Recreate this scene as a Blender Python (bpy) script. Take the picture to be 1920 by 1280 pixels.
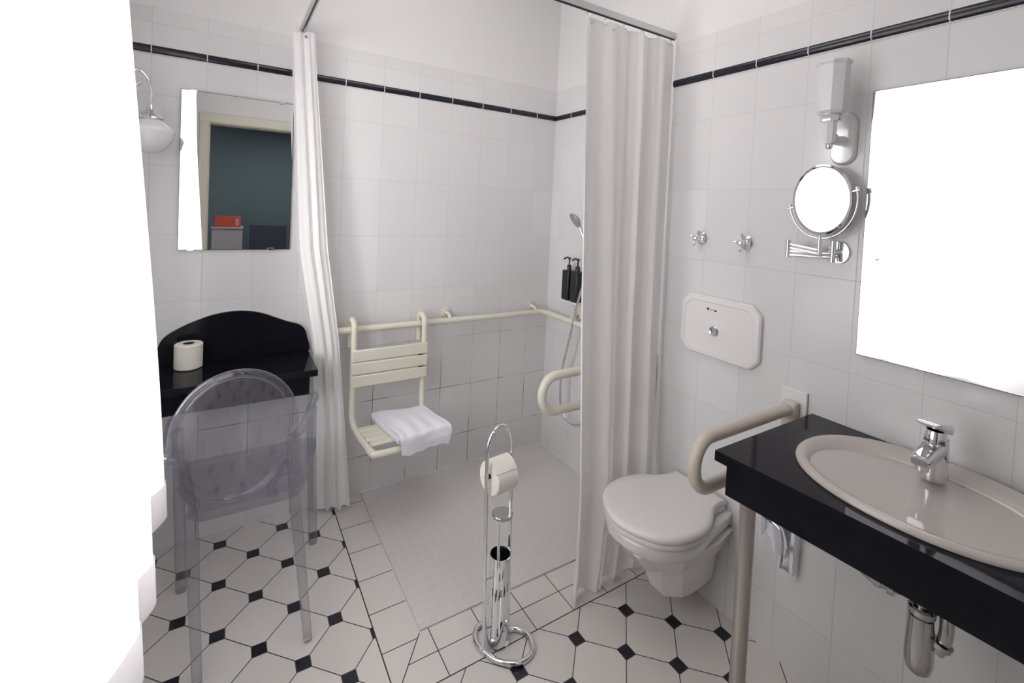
import bpy, bmesh, math, random
from mathutils import Vector, Matrix
PI = math.pi
random.seed(7)
for o in list(bpy.data.objects): bpy.data.objects.remove(o)
S = bpy.context.scene
COL = S.collection

# ---------------------------------------------------------------- camera
YAW, PITCH, ROLL = 0.5539, -0.0302, 0.0464
FPX, PPX, PPY = 870.74, 968.2, 414.6
f = Vector((math.sin(YAW)*math.cos(PITCH), math.cos(YAW)*math.cos(PITCH), math.sin(PITCH)))
r0 = Vector((math.cos(YAW), -math.sin(YAW), 0)); u0 = r0.cross(f)
rv = r0*math.cos(ROLL)+u0*math.sin(ROLL); uv = -r0*math.sin(ROLL)+u0*math.cos(ROLL)
CAM = Vector((-1.7471, -2.4049, 1.5200))
cam = bpy.data.cameras.new('camera'); camo = bpy.data.objects.new('camera', cam); COL.objects.link(camo)
camo.matrix_world = Matrix(((rv.x, uv.x, -f.x, CAM.x), (rv.y, uv.y, -f.y, CAM.y), (rv.z, uv.z, -f.z, CAM.z), (0, 0, 0, 1)))
cam.sensor_width = 36; cam.sensor_fit = 'HORIZONTAL'; cam.lens = FPX/1920*36
cam.shift_x = (960-PPX)/1920; cam.shift_y = (PPY-640)/1920
cam.clip_start = 0.02; cam.clip_end = 60
S.camera = camo

# ---------------------------------------------------------------- light and exposure
S.view_settings.view_transform = 'Standard'; S.view_settings.look = 'None'
S.view_settings.exposure = 0.31; S.view_settings.gamma = 1; S.view_settings.use_curve_mapping = False
w = bpy.data.worlds.new('sky'); S.world = w; w.use_nodes = True
w.node_tree.nodes['Background'].inputs[0].default_value = (0.80, 0.87, 1.0, 1)
w.node_tree.nodes['Background'].inputs[1].default_value = 0.8
def area(name, loc, rot, sx, sy, power, col):
    l = bpy.data.lights.new(name, 'AREA'); l.shape = 'RECTANGLE'; l.size = sx; l.size_y = sy; l.energy = power; l.color = col
    o = bpy.data.objects.new(name, l); COL.objects.link(o); o.location = loc; o.rotation_euler = rot
    return o
# daylight pouring in through the window in the left wall (stands outside the glass)
area('window_daylight', (-2.62, -1.17, 1.44), (0, -PI/2, 0), 1.62, 1.40, 72, (1.0, 0.975, 0.965))
# unseen overhead fill added to brighten the bathroom, and the dim lamp of the hall
area('ceiling_fill_light', (-1.15, -1.15, 3.05), (0, 0, 0), 1.1, 1.1, 8, (1.0, 0.965, 0.955))
area('hall_lamp_light', (-1.2, -4.0, 2.46), (0, 0, 0), 0.4, 0.4, 16, (0.85, 0.95, 1.0))

# ---------------------------------------------------------------- materials
def mat(name, col=(.8, .8, .8), rough=.5, metal=0, spec=.5, coat=0, **k):
    m = bpy.data.materials.new(name); m.use_nodes = True; b = m.node_tree.nodes['Principled BSDF']
    b.inputs['Base Color'].default_value = (*col, 1); b.inputs['Roughness'].default_value = rough
    b.inputs['Metallic'].default_value = metal; b.inputs['Specular IOR Level'].default_value = spec
    b.inputs['Coat Weight'].default_value = coat; b.inputs['Coat Roughness'].default_value = .05
    for a, v in k.items(): b.inputs[a.replace('_', ' ')].default_value = v
    return m
class N:
    def __init__(s, m): s.t = m.node_tree; s.b = s.t.nodes.get('Principled BSDF')
    def n(s, ty, **k):
        q = s.t.nodes.new(ty)
        for a, v in k.items(): setattr(q, a, v)
        return q
    def l(s, a, b): s.t.links.new(a, b)
    def val(s, sock, v):
        if isinstance(v, (int, float)): sock.default_value = v
        elif isinstance(v, tuple): sock.default_value = v
        else: s.l(v, sock)
    def m(s, op, a, b=0.0, c=0.0):
        q = s.n('ShaderNodeMath', operation=op); s.val(q.inputs[0], a); s.val(q.inputs[1], b); s.val(q.inputs[2], c); return q.outputs[0]
    def mix(s, fac, a, b):
        q = s.n('ShaderNodeMix', data_type='RGBA'); s.val(q.inputs[0], fac)
        s.val(q.inputs[6], (*a, 1) if isinstance(a, tuple) and len(a) == 3 else a); s.val(q.inputs[7], (*b, 1) if isinstance(b, tuple) and len(b) == 3 else b)
        return q.outputs[2]
    def pos(s):
        g = s.n('ShaderNodeNewGeometry'); x = s.n('ShaderNodeSeparateXYZ'); s.l(g.outputs['Position'], x.inputs[0]); s.P = g.outputs['Position']
        return x.outputs[0], x.outputs[1], x.outputs[2]
    def step(s, v, e0, e1):
        q = s.n('ShaderNodeMapRange', interpolation_type='SMOOTHSTEP'); s.val(q.inputs[0], v); q.inputs[1].default_value = e0; q.inputs[2].default_value = e1
        return q.outputs[0]
    def dist(s, c, off, pitch):      # distance to the nearest joint
        a = s.m('FRACT', s.m('DIVIDE', s.m('SUBTRACT', c, off), pitch)); return s.m('MULTIPLY', s.m('MINIMUM', a, s.m('SUBTRACT', 1.0, a)), pitch)
    def cell(s, c, off, pitch): return s.m('FLOOR', s.m('DIVIDE', s.m('SUBTRACT', c, off), pitch))
    def noise(s, scale, detail=3):
        q = s.n('ShaderNodeTexNoise'); q.inputs['Scale'].default_value = scale; q.inputs['Detail'].default_value = detail; s.l(s.P, q.inputs['Vector']); return q.outputs[0]
    def bump(s, h, strength=.3, dist=.002):
        q = s.n('ShaderNodeBump'); q.inputs['Strength'].default_value = strength; q.inputs['Distance'].default_value = dist; s.l(h, q.inputs['Height']); s.l(q.outputs[0], s.b.inputs['Normal'])

ZTILE = 2.262
def wall_mat(name, axis, off, pitch, dirt):
    m = mat(name, rough=.16); n = N(m); x, y, z = n.pos()
    c = x if axis == 0 else y
    d = n.m('MINIMUM', n.dist(c, off, pitch), n.dist(z, .196, .286))
    # the row above the trim has its own joint height
    g = n.m('SUBTRACT', 1.0, n.step(d, .0008, .0020))
    tiled = n.m('SUBTRACT', 1.0, n.step(z, ZTILE-.002, ZTILE))
    cx = n.cell(c, off, pitch); cz = n.cell(z, .196, .286)
    wn = n.n('ShaderNodeTexWhiteNoise', noise_dimensions='2D'); cb = n.n('ShaderNodeCombineXYZ'); n.l(cx, cb.inputs[0]); n.l(cz, cb.inputs[1]); n.l(cb.outputs[0], wn.inputs['Vector'])
    tile = n.mix(wn.outputs[0], (.70, .685, .69), (.735, .72, .725))
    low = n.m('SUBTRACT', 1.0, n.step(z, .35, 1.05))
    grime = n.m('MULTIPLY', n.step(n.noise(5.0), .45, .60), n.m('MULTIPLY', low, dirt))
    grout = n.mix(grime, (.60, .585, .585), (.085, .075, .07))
    col = n.mix(n.m('MULTIPLY', g, tiled), tile, grout)
    col = n.mix(tiled, (.74, .725, .725), col)
    n.l(col, n.b.inputs['Base Color'])
    n.l(n.mix(tiled, (.7,)*3, n.mix(g, (.13,)*3, (.6,)*3)), n.b.inputs['Roughness'])
    wav = n.m('ADD', n.m('MULTIPLY', n.noise(7.0, 1), .6), n.m('MULTIPLY', g, -.25))
    n.bump(wav, .25, .004)
    return m
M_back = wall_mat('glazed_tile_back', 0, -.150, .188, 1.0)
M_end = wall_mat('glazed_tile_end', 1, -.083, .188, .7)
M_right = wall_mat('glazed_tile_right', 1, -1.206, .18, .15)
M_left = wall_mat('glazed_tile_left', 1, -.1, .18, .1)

def floor_mat():
    m = mat('octagon_floor', rough=.22); n = N(m); x, y, z = n.pos()
    ox, oy, sx, sy = -1.628, .031, .1207, .1220
    a = n.m('DIVIDE', n.m('SUBTRACT', x, ox), sx); b = n.m('DIVIDE', n.m('SUBTRACT', oy, y), sy)
    # lattice points are (i-j, i+j); node coordinates
    p = n.m('MULTIPLY', n.m('ADD', a, b), .5); q = n.m('MULTIPLY', n.m('SUBTRACT', b, a), .5)
    L = .1716
    dp = n.m('ABSOLUTE', n.m('SUBTRACT', n.m('FRACT', n.m('ADD', p, .5)), .5)); dq = n.m('ABSOLUTE', n.m('SUBTRACT', n.m('FRACT', n.m('ADD', q, .5)), .5))
    dd = n.m('MULTIPLY', n.m('ADD', dp, dq), L)           # taxicab distance to a dot centre
    dot = n.m('SUBTRACT', 1.0, n.step(dd, .0292, .0302))
    edge = n.m('MULTIPLY', n.m('MINIMUM', dp, dq), L)
    line = n.m('SUBTRACT', 1.0, n.step(edge, .0012, .0020))
    ring = n.m('MULTIPLY', n.step(dd, .0290, .0300), n.m('SUBTRACT', 1.0, n.step(dd, .0325, .0345)))
    oc = n.m('MAXIMUM', line, ring)
    cp = n.n('ShaderNodeCombineXYZ'); n.l(n.m('FLOOR', p), cp.inputs[0]); n.l(n.m('FLOOR', q), cp.inputs[1])
    wn = n.n('ShaderNodeTexWhiteNoise', noise_dimensions='2D'); n.l(cp.outputs[0], wn.inputs['Vector'])
    tile = n.mix(wn.outputs[0], (.66, .625, .59), (.735, .69, .655))
    gc = (.055, .045, .04)
    col = n.mix(oc, tile, gc); col = n.mix(dot, col, (.012, .012, .022))
    # band of small square tiles round the shower tray
    XB, YB = -1.278, -1.092
    inb = n.m('MULTIPLY', n.m('GREATER_THAN', x, XB), n.m('GREATER_THAN', y, YB))
    left = n.m('MULTIPLY', n.m('LESS_THAN', x, -1.14), 1.0)
    gl = n.m('LESS_THAN', n.dist(y, -.236, .170), .0017)                       # joints of the left strip
    front = n.m('LESS_THAN', y, -.897)
    gf = n.m('MAXIMUM', n.m('LESS_THAN', n.dist(x, -.597, .170), .0017), n.m('LESS_THAN', n.m('ABSOLUTE', n.m('SUBTRACT', y, -.993)), .0017))
    # mitre line from tray corner to outer corner
    mit = n.m('SUBTRACT', n.m('MULTIPLY', n.m('SUBTRACT', x, -1.14), 1.30), n.m('SUBTRACT', y, -.900))
    mt = n.m('MULTIPLY', n.m('LESS_THAN', n.m('ABSOLUTE', mit), .0030), n.m('MULTIPLY', front, left))
    sideL = n.m('GREATER_THAN', 0.0, n.m('MULTIPLY', mit, 1.0))
    isl = n.m('MAXIMUM', n.m('MULTIPLY', left, n.m('SUBTRACT', 1.0, front)), n.m('MULTIPLY', n.m('MULTIPLY', left, front), sideL))
    gb = n.m('MAXIMUM', n.m('MULTIPLY', gl, isl), n.m('MULTIPLY', gf, n.m('MULTIPLY', front, n.m('SUBTRACT', 1.0, isl))))
    gb = n.m('MAXIMUM', gb, mt)
    bandc = n.mix(gb, (.70, .66, .625), (.06, .05, .045))
    col = n.mix(inb, col, bandc)
    ex = n.m('MULTIPLY', n.m('LESS_THAN', n.m('ABSOLUTE', n.m('SUBTRACT', x, XB)), .0022), 1.0)
    ey = n.m('MULTIPLY', n.m('LESS_THAN', n.m('ABSOLUTE', n.m('SUBTRACT', y, YB)), .0022), n.m('GREATER_THAN', x, XB))
    eo = n.m('MAXIMUM', ex, ey)
    col = n.mix(eo, col, gc)
    n.l(col, n.b.inputs['Base Color'])
    gall = n.m('MAXIMUM', eo, n.m('MAXIMUM', n.m('MULTIPLY', inb, gb), n.m('MULTIPLY', n.m('SUBTRACT', 1.0, inb), oc)))
    n.bump(n.m('ADD', n.m('MULTIPLY', gall, -1.0), n.m('MULTIPLY', n.noise(9.0, 1), .5)), .2, .002)
    return m
M_floor = floor_mat()
M_plaster = mat('white_plaster', (.74, .725, .725), .8)
M_black = mat('black_granite', (.009, .009, .013), .06, spec=.14)
M_trim = mat('black_glazed_trim', (.012, .012, .022), .18)
M_grout = mat('white_grout', (.75, .74, .74), .7)
M_chrome = mat('chrome', (.80, .80, .83), .07, 1)
M_chrome_dark = mat('dark_chrome', (.50, .49, .48), .17, 1)  # darker, rougher chrome for the siphon and stand lid
M_brush = mat('brushed_steel', (.52, .47, .45), .28, 1)
M_alu = mat('satin_aluminium', (.66, .65, .64), .38, 1)
M_cream = mat('cream_nylon', (.72, .685, .575), .38, coat=.2)
M_cream2 = mat('aged_cream_nylon', (.60, .535, .455), .35, coat=.3)
M_porc = mat('white_porcelain', (.80, .78, .785), .08, coat=.5)
M_basin = mat('ivory_porcelain', (.53, .485, .45), .10, coat=.4)
M_plastic = mat('white_plastic', (.78, .765, .75), .30)
M_seat = mat('white_seat_plastic', (.80, .77, .755), .30)
M_paper = mat('toilet_paper', (.84, .80, .73), .95, spec=.1)
M_core = mat('cardboard_core', (.05, .04, .035), .9)
M_blackp = mat('black_plastic', (.012, .012, .016), .30)
M_tray = mat('matt_acrylic_tray', (.63, .60, .58), .42)
M_glassw = mat('opal_glass', (.74, .735, .75), .22, coat=.3)
M_mirror = mat('mirror_silver', (.93, .94, .94), .0, 1)
M_red = mat('red_carton', (.50, .06, .03), .5)
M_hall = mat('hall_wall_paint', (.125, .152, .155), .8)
M_dkfab = mat('dark_fabric', (.03, .028, .045), .8)
M_blue = mat('blue_fabric', (.09, .09, .18), .8)
M_pedw = mat('grey_white_laminate', (.42, .36, .36), .5)
M_door = mat('cream_door_paint', (.66, .63, .52), .45)
M_dark = mat('dark_joint', (.03, .025, .03), .6)
def tray_dots():
    n = N(M_tray); x, y, z = n.pos()
    dx = n.dist(x, .0, .048); dy = n.dist(y, .0, .048)
    sq = n.m('MULTIPLY', n.step(dx, .009, .0105), n.step(dy, .009, .0105))
    n.l(n.mix(n.m('MULTIPLY', sq, .32), (.655, .625, .605), (.60, .565, .55)), n.b.inputs['Base Color'])
    n.bump(sq, .25, .001)
tray_dots()
def cloth(name, col, trans, scale=900):
    m = bpy.data.materials.new(name); m.use_nodes = True; t = m.node_tree; t.nodes.clear(); n = N(m); n.pos()
    out = n.n('ShaderNodeOutputMaterial'); d = n.n('ShaderNodeBsdfDiffuse'); tr = n.n('ShaderNodeBsdfTranslucent'); mx = n.n('ShaderNodeMixShader')
    d.inputs[0].default_value = (*col, 1); tr.inputs[0].default_value = (*col, 1); mx.inputs[0].default_value = trans
    n.l(d.outputs[0], mx.inputs[1]); n.l(tr.outputs[0], mx.inputs[2]); n.l(mx.outputs[0], out.inputs[0])
    q = n.n('ShaderNodeBump'); q.inputs['Strength'].default_value = .15; q.inputs['Distance'].default_value = .004; n.l(n.noise(14, 3), q.inputs['Height'])
    n.l(q.outputs[0], d.inputs['Normal'])
    return m
M_sheer = cloth('white_sheer_cotton', (.88, .86, .87), .55)
M_shower = cloth('white_shower_cloth', (.95, .935, .93), .30)
M_towel = cloth('white_towel_cloth', (.86, .86, .91), .05)
def clear(name, tint, fres):
    m = bpy.data.materials.new(name); m.use_nodes = True; t = m.node_tree; t.nodes.clear(); n = N(m)
    out = n.n('ShaderNodeOutputMaterial'); a = n.n('ShaderNodeBsdfTransparent'); g = n.n('ShaderNodeBsdfGlossy'); mx = n.n('ShaderNodeMixShader'); lw = n.n('ShaderNodeFresnel')
    a.inputs[0].default_value = (*tint, 1); g.inputs['Roughness'].default_value = .03; lw.inputs[0].default_value = fres
    n.l(lw.outputs[0], mx.inputs[0]); n.l(a.outputs[0], mx.inputs[1]); n.l(g.outputs[0], mx.inputs[2]); n.l(mx.outputs[0], out.inputs[0])
    return m
def acrylic():
    m = bpy.data.materials.new('clear_polycarbonate'); m.use_nodes = True; t = m.node_tree; t.nodes.clear(); n = N(m)
    out = n.n('ShaderNodeOutputMaterial'); a = n.n('ShaderNodeBsdfTransparent'); g = n.n('ShaderNodeBsdfGlossy'); d = n.n('ShaderNodeBsdfTranslucent'); df = n.n('ShaderNodeBsdfDiffuse')
    m1 = n.n('ShaderNodeMixShader'); m2 = n.n('ShaderNodeMixShader'); lw = n.n('ShaderNodeLayerWeight'); lw.inputs[0].default_value = .5
    a.inputs[0].default_value = (.875, .875, .90, 1); g.inputs['Roughness'].default_value = .06; df.inputs[0].default_value = (.36, .355, .41, 1)
    fc = n.m('POWER', lw.outputs['Facing'], 2.2)
    n.l(n.m('ADD', n.m('MULTIPLY', fc, .40), .07), m1.inputs[0]); n.l(a.outputs[0], m1.inputs[1]); n.l(df.outputs[0], m1.inputs[2])
    n.l(n.m('ADD', n.m('MULTIPLY', fc, .34), .045), m2.inputs[0]); n.l(m1.outputs[0], m2.inputs[1]); n.l(g.outputs[0], m2.inputs[2])
    n.l(m2.outputs[0], out.inputs[0]); return m
M_acryl = acrylic()
M_pane = clear('window_glass', (.97, .98, .98), 1.4)

# ---------------------------------------------------------------- mesh helpers
class MB:
    def __init__(s): s.v = []; s.f = []
    def add(s, vs, fs):
        k = len(s.v); s.v += [Vector(v) for v in vs]; s.f += [tuple(i+k for i in q) for q in fs]; return s
    def box(s, x0, x1, y0, y1, z0, z1):
        v = [(x, y, z) for x in (x0, x1) for y in (y0, y1) for z in (z0, z1)]
        return s.add(v, [(0, 1, 3, 2), (4, 6, 7, 5), (0, 4, 5, 1), (2, 3, 7, 6), (0, 2, 6, 4), (1, 5, 7, 3)])
    def tube(s, pts, r, seg=14, closed=False, rad=None, sq=1.0, up=None):
        P = [Vector(p) for p in pts]; n = len(P)
        T = []
        for i in range(n):
            a = P[(i-1) % n] if closed or i > 0 else P[i]; b = P[(i+1) % n] if closed or i < n-1 else P[i]
            T.append((b-a).normalized())
        ref = Vector(up) if up else (Vector((0, 0, 1)) if abs(T[0].z) < .9 else Vector((1, 0, 0)))
        nn = (ref-T[0]*ref.dot(T[0])).normalized(); rings = []
        for i in range(n):
            if i: nn = (nn-T[i]*nn.dot(T[i])).normalized()
            bb = T[i].cross(nn); rr = rad[i] if rad else r
            rings.append([P[i]+(nn*math.cos(2*PI*k/seg)*sq+bb*math.sin(2*PI*k/seg))*rr for k in range(seg)])
        vs = [v for q in rings for v in q]; fs = []
        m = n if closed else n-1
        for i in range(m):
            a = i*seg; b = ((i+1) % n)*seg
            for k in range(seg): fs.append((a+k, a+(k+1) % seg, b+(k+1) % seg, b+k))
        if not closed: fs.append(tuple(range(seg))[::-1]); fs.append(tuple((n-1)*seg+k for k in range(seg)))
        return s.add(vs, fs)
    def lathe(s, prof, origin=(0, 0, 0), axis=(0, 0, 1), seg=40, sx=1, sy=1, ph=0.0):
        A = Vector(axis).normalized(); X = (Vector((1, 0, 0)) if abs(A.x) < .9 else Vector((0, 1, 0))); X = (X-A*X.dot(A)).normalized(); Y = A.cross(X); O = Vector(origin)
        vs = []; fs = []
        for (r, h) in prof:
            for k in range(seg):
                t = 2*PI*k/seg+ph; vs.append(O+A*h+X*math.cos(t)*max(r, 1e-5)*sx+Y*math.sin(t)*max(r, 1e-5)*sy)
        for i in range(len(prof)-1):
            for k in range(seg): fs.append((i*seg+k, i*seg+(k+1) % seg, (i+1)*seg+(k+1) % seg, (i+1)*seg+k))
        if prof[0][0] > 1e-4: fs.append(tuple(range(seg))[::-1])
        if prof[-1][0] > 1e-4: fs.append(tuple((len(prof)-1)*seg+k for k in range(seg)))
        return s.add(vs, fs)
    def prism(s, poly, fn0, fn1):       # poly 2d; fn0/fn1 map (a,b) to 3d on the two faces
        n = len(poly); vs = [fn0(*p) for p in poly]+[fn1(*p) for p in poly]
        fs = [tuple(range(n))[::-1], tuple(range(n, 2*n))]+[(i, (i+1) % n, n+(i+1) % n, n+i) for i in range(n)]
        return s.add(vs, fs)
    def loft(s, rings, cap=True):
        n = len(rings[0]); vs = [v for q in rings for v in q]; fs = []
        for i in range(len(rings)-1):
            for k in range(n): fs.append((i*n+k, i*n+(k+1) % n, (i+1)*n+(k+1) % n, (i+1)*n+k))
        if cap: fs.append(tuple(range(n))[::-1]); fs.append(tuple((len(rings)-1)*n+k for k in range(n)))
        return s.add(vs, fs)
    def sheet(s, fn, nu, nv):
        vs = [fn(i/nu, j/nv) for j in range(nv+1) for i in range(nu+1)]
        fs = [(j*(nu+1)+i, j*(nu+1)+i+1, (j+1)*(nu+1)+i+1, (j+1)*(nu+1)+i) for j in range(nv) for i in range(nu)]
        return s.add(vs, fs)
def wpos(o):
    p = Vector((0, 0, 0))
    while o: p = p+o.location; o = o.parent
    return p
def obj(name, mb, m, parent=None, bevel=0, sharp=38, sub=0, loc=None, label=None, recalc=True):
    base = wpos(parent) if parent else Vector(loc) if loc else Vector((0, 0, 0))
    me = bpy.data.meshes.new(name); me.from_pydata([tuple(v-base) for v in mb.v], [], mb.f); me.update()
    bm = bmesh.new(); bm.from_mesh(me); bmesh.ops.remove_doubles(bm, verts=bm.verts, dist=1e-5)
    if recalc: bmesh.ops.recalc_face_normals(bm, faces=bm.faces)
    for q in bm.faces: q.smooth = True
    for e in bm.edges:
        if len(e.link_faces) > 2 or (len(e.link_faces) == 2 and e.calc_face_angle(0) > math.radians(sharp)): e.smooth = False
    bm.to_mesh(me); bm.free()
    o = bpy.data.objects.new(name, me); COL.objects.link(o); me.materials.append(m)
    if parent: o.parent = parent
    elif loc: o.location = loc
    if bevel:
        b = o.modifiers.new('bevel', 'BEVEL'); b.width = bevel; b.segments = 3; b.limit_method = 'ANGLE'; b.angle_limit = math.radians(40); b.harden_normals = False
    if sub:
        q = o.modifiers.new('sub', 'SUBSURF'); q.levels = sub; q.render_levels = sub
    if label: o['label'] = label
    return o
def thing(name, label, cat, loc, group=None):
    o = bpy.data.objects.new(name, None); COL.objects.link(o); o.location = loc; o.empty_display_size = .05
    o['label'] = label; o['category'] = cat
    if group: o['group'] = group
    return o
def tag(o, label, cat, group=None):
    o['label'] = label; o['category'] = cat
    if group: o['group'] = group
    return o
def struct(name, mb, m, bevel=0, **k):
    o = obj(name, mb, m, bevel=bevel, **k); o['kind'] = 'structure'; return o
def fillet(pts, r, n=7):
    P = [Vector(p) for p in pts]; out = [P[0]]
    for i in range(1, len(P)-1):
        a, b, c = P[i-1], P[i], P[i+1]; d1 = (a-b); d2 = (c-b); rr = min(r, d1.length*.49, d2.length*.49)
        p0 = b+d1.normalized()*rr; p1 = b+d2.normalized()*rr
        for k in range(n+1):
            t = k/n; out.append(p0*(1-t)**2+b*2*t*(1-t)+p1*t*t)
    out.append(P[-1]); return out
def catmull(pts, n=8, closed=False):
    P = [Vector(p) for p in pts]; L = len(P); out = []
    rng = L if closed else L-1
    for i in range(rng):
        g = lambda k: P[k % L] if closed else P[max(0, min(L-1, k))]
        p0, p1, p2, p3 = g(i-1), g(i), g(i+1), g(i+2)
        for k in range(n):
            t = k/n; out.append(.5*((2*p1)+(p2-p0)*t+(2*p0-5*p1+4*p2-p3)*t*t+(3*p1-p0-3*p2+p3)*t**3))
    if not closed: out.append(P[-1])
    return out
def lerp(a, b, t): return a+(b-a)*t
def interp(tab, x):
    if x <= tab[0][0]: return tab[0][1]
    for (a, b), (c, d) in zip(tab, tab[1:]):
        if x <= c: return lerp(b, d, (x-a)/(c-a))
    return tab[-1][1]

# ================================================================ THE ROOM
XR = -.101          # face of the pre-wall that carries toilet and basin
YJ = -1.005         # where the pre-wall begins
XL = -2.14          # left wall
YB = -2.62          # wall with the door, behind the photographer
ZC = 3.15
struct('wall_back', MB().box(XL-.2, .16, 0, .14, 0, ZC), M_back)
struct('wall_end', MB().box(0, .16, YJ-.02, 0, 0, ZC), M_end)
struct('wall_right', MB().box(XR, .16, YB-.14, YJ, 0, ZC), M_right)
# left wall with the window opening
WY0, WY1, WZ0, WZ1 = -1.83, -.52, .71, 2.38
struct('wall_left', MB().box(XL-.2, XL, YB, WY0, 0, ZC).box(XL-.2, XL, WY1, 0, 0, ZC).box(XL-.2, XL, WY0, WY1, 0, WZ0).box(XL-.2, XL, WY0, WY1, WZ1, ZC), M_left)
# rear wall with the doorway
DX0, DX1, DZ = -1.925, -1.02, 2.155
struct('wall_rear', MB().box(XL-.2, DX0, YB-.14, YB, 0, ZC).box(DX1, XR, YB-.14, YB, 0, ZC).box(DX0, DX1, YB-.14, YB, DZ, ZC), M_plaster)
struct('floor', MB().box(XL-.2, .16, YB-.14, .14, -.1, 0), M_floor)
struct('ceiling', MB().box(XL-.2, .16, YB-.14, .14, ZC, ZC+.1), M_plaster)
# window
fr = MB()
xa, xb = XL-.13, XL-.07
for (a, b, c, d) in ((WY0, WY1, WZ0, WZ0+.05), (WY0, WY1, WZ1-.05, WZ1), (WY0, WY0+.05, WZ0, WZ1), (WY1-.05, WY1, WZ0, WZ1), (WY0, WY1, 1.80, 1.845)): fr.box(xa, xb, a, b, c, d)
wf = struct('window_1', fr, mat('white_window_paint', (.8, .79, .77), .4), bevel=.004)
p = obj('pane', MB().box(XL-.102, XL-.098, WY0+.05, WY1-.05, WZ0+.05, WZ1-.05), M_pane, wf)
# door casing
cs = MB()
for y0, y1 in ((YB, YB+.018),):
    cs.box(DX0-.065, DX0+.004, y0, y1, 0, DZ-.004).box(DX1-.004, DX1+.065, y0, y1, 0, DZ-.004).box(DX0-.067, DX1+.067, y0, y1+.002, DZ-.0039, DZ+.075)
cs.box(DX0, DX0+.012, YB-.14, YB+.004, 0, DZ).box(DX1-.012, DX1, YB-.14, YB+.004, 0, DZ).box(DX0, DX1, YB-.14, YB+.004, DZ-.012, DZ)
struct('door_1', cs, M_door, bevel=.003)
# hall beyond the doorway
HY = -5.3
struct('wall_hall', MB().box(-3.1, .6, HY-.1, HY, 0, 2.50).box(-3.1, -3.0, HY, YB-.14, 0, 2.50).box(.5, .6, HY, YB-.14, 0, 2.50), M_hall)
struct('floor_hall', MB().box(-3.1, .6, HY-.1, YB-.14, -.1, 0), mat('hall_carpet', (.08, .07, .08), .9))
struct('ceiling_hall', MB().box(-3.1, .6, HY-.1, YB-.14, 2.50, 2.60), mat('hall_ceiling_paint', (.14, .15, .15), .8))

# black half-round trim tiles
def trim(name, pts_n, offs, pitch, fn, x0, x1):
    # pieces between x0 and x1 along the wall with joints at offs + k*pitch
    js = [x0]; k = math.ceil((x0-offs)/pitch)
    while offs+k*pitch < x1:
        if offs+k*pitch > x0+.004 and offs+k*pitch < x1-.03: js.append(offs+k*pitch)
        k += 1
    js.append(x1); b = MB(); g = MB()
    prof = [(0, -.0165)]+[(.011*math.cos(t), .0165*math.sin(t)) for t in [(-80+i*16)*PI/180 for i in range(11)]]+[(0, .0165)]
    for a, c in zip(js, js[1:]):
        b.prism(prof, lambda d, h, a=a: fn(a+.0015, d, h), lambda d, h, c=c: fn(c-.0015, d, h))
    o = struct(name, b, M_trim)
    g.prism([(0, -.0185), (.003, -.0185), (.003, .0185), (0, .0185)], lambda d, h: fn(x0, d, h), lambda d, h: fn(x1, d, h))
    for j in js[1:-1]: g.prism([(0, -.0165), (.0118, -.011), (.0118, .011), (0, .0165)], lambda d, h, j=j: fn(j-.0016, d, h), lambda d, h, j=j: fn(j+.0016, d, h))
    obj('grout', g, M_grout, o)
ZT = 2.090
trim('trim_1', 0, -.150, .188, lambda a, d, h: Vector((a, -d, ZT+h)), XL+.001, -.003)
trim('trim_2', 0, -.167, .188, lambda a, d, h: Vector((-d, a, ZT+h)), -.86, -.003)
trim('trim_3', 0, -1.206, .18, lambda a, d, h: Vector((XR-d, a, ZT+h)), YB, YJ-.001)

# shower tray
o = obj('shower_tray', MB().box(-1.137, -.004, -.897, -.004, .001, .007), M_tray, bevel=.002)
tag(o, 'flat square matt white shower tray set into the tiled floor under the folding seat', 'shower tray')
g = MB().box(-1.137, -.001, -.006, -.001, .001, .012).box(-.006, -.001, -.897, -.001, .001, .012)
obj('silicone_seam', g, M_plastic, o)

# ================================================================ CURTAINS
def smooth(t): return t*t*(3-2*t)
# sheer curtain in front of the window
t = thing('window_curtain', 'bright backlit white sheer curtain with wide hem at the window on the left', 'curtain', (-1.92, -1.4, .60))
CT = [(-2.11, -0.9), (-2.075, -0.915), (-2.01, -0.955), (-2.003, -1.01), (-2.03, -1.05), (-2.027, -1.1), (-1.993, -1.15), (-1.997, -1.22), (-2.025, -1.27), (-2.0, -1.33), (-1.98, -1.4), (-2.005, -1.46), (-2.015, -1.52), (-1.98, -1.58), (-1.975, -1.65), (-2.0, -1.72), (-1.985, -1.8), (-2.005, -1.88)]
CBt = [(-2.11, -.70), (-2.02, -.70), (-1.915, -.715), (-1.884, -.765), (-1.905, -.86), (-1.955, -.93), (-1.915, -1.03), (-1.872, -1.115), (-1.885, -1.18), (-1.945, -1.22), (-1.905, -1.26), (-1.868, -1.325), (-1.895, -1.40), (-1.955, -1.46), (-1.92, -1.54), (-1.885, -1.62), (-1.925, -1.72), (-1.94, -1.86)]
ct = catmull([(a, b, 0) for a, b in CT], 10); cb = catmull([(a, b, 0) for a, b in CBt], 10); NC = len(ct)-1
ZH0, ZH1 = .585, 2.62
def curt(u, v, off=0.0):
    i = min(NC, int(round(u*NC))); s = smooth(min(1, v*1.05))*.35+v*.65
    p = ct[i].lerp(cb[i], s); z = ZH1+(ZH0-ZH1)*v
    return Vector((p.x, p.y, z+.012*math.sin(u*31)*v))
hv = .105/(ZH1-ZH0)
obj('drape', MB().sheet(lambda u, v: curt(u, v*(1-hv)), NC, 40), M_sheer, t, sharp=180, recalc=False)
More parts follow.
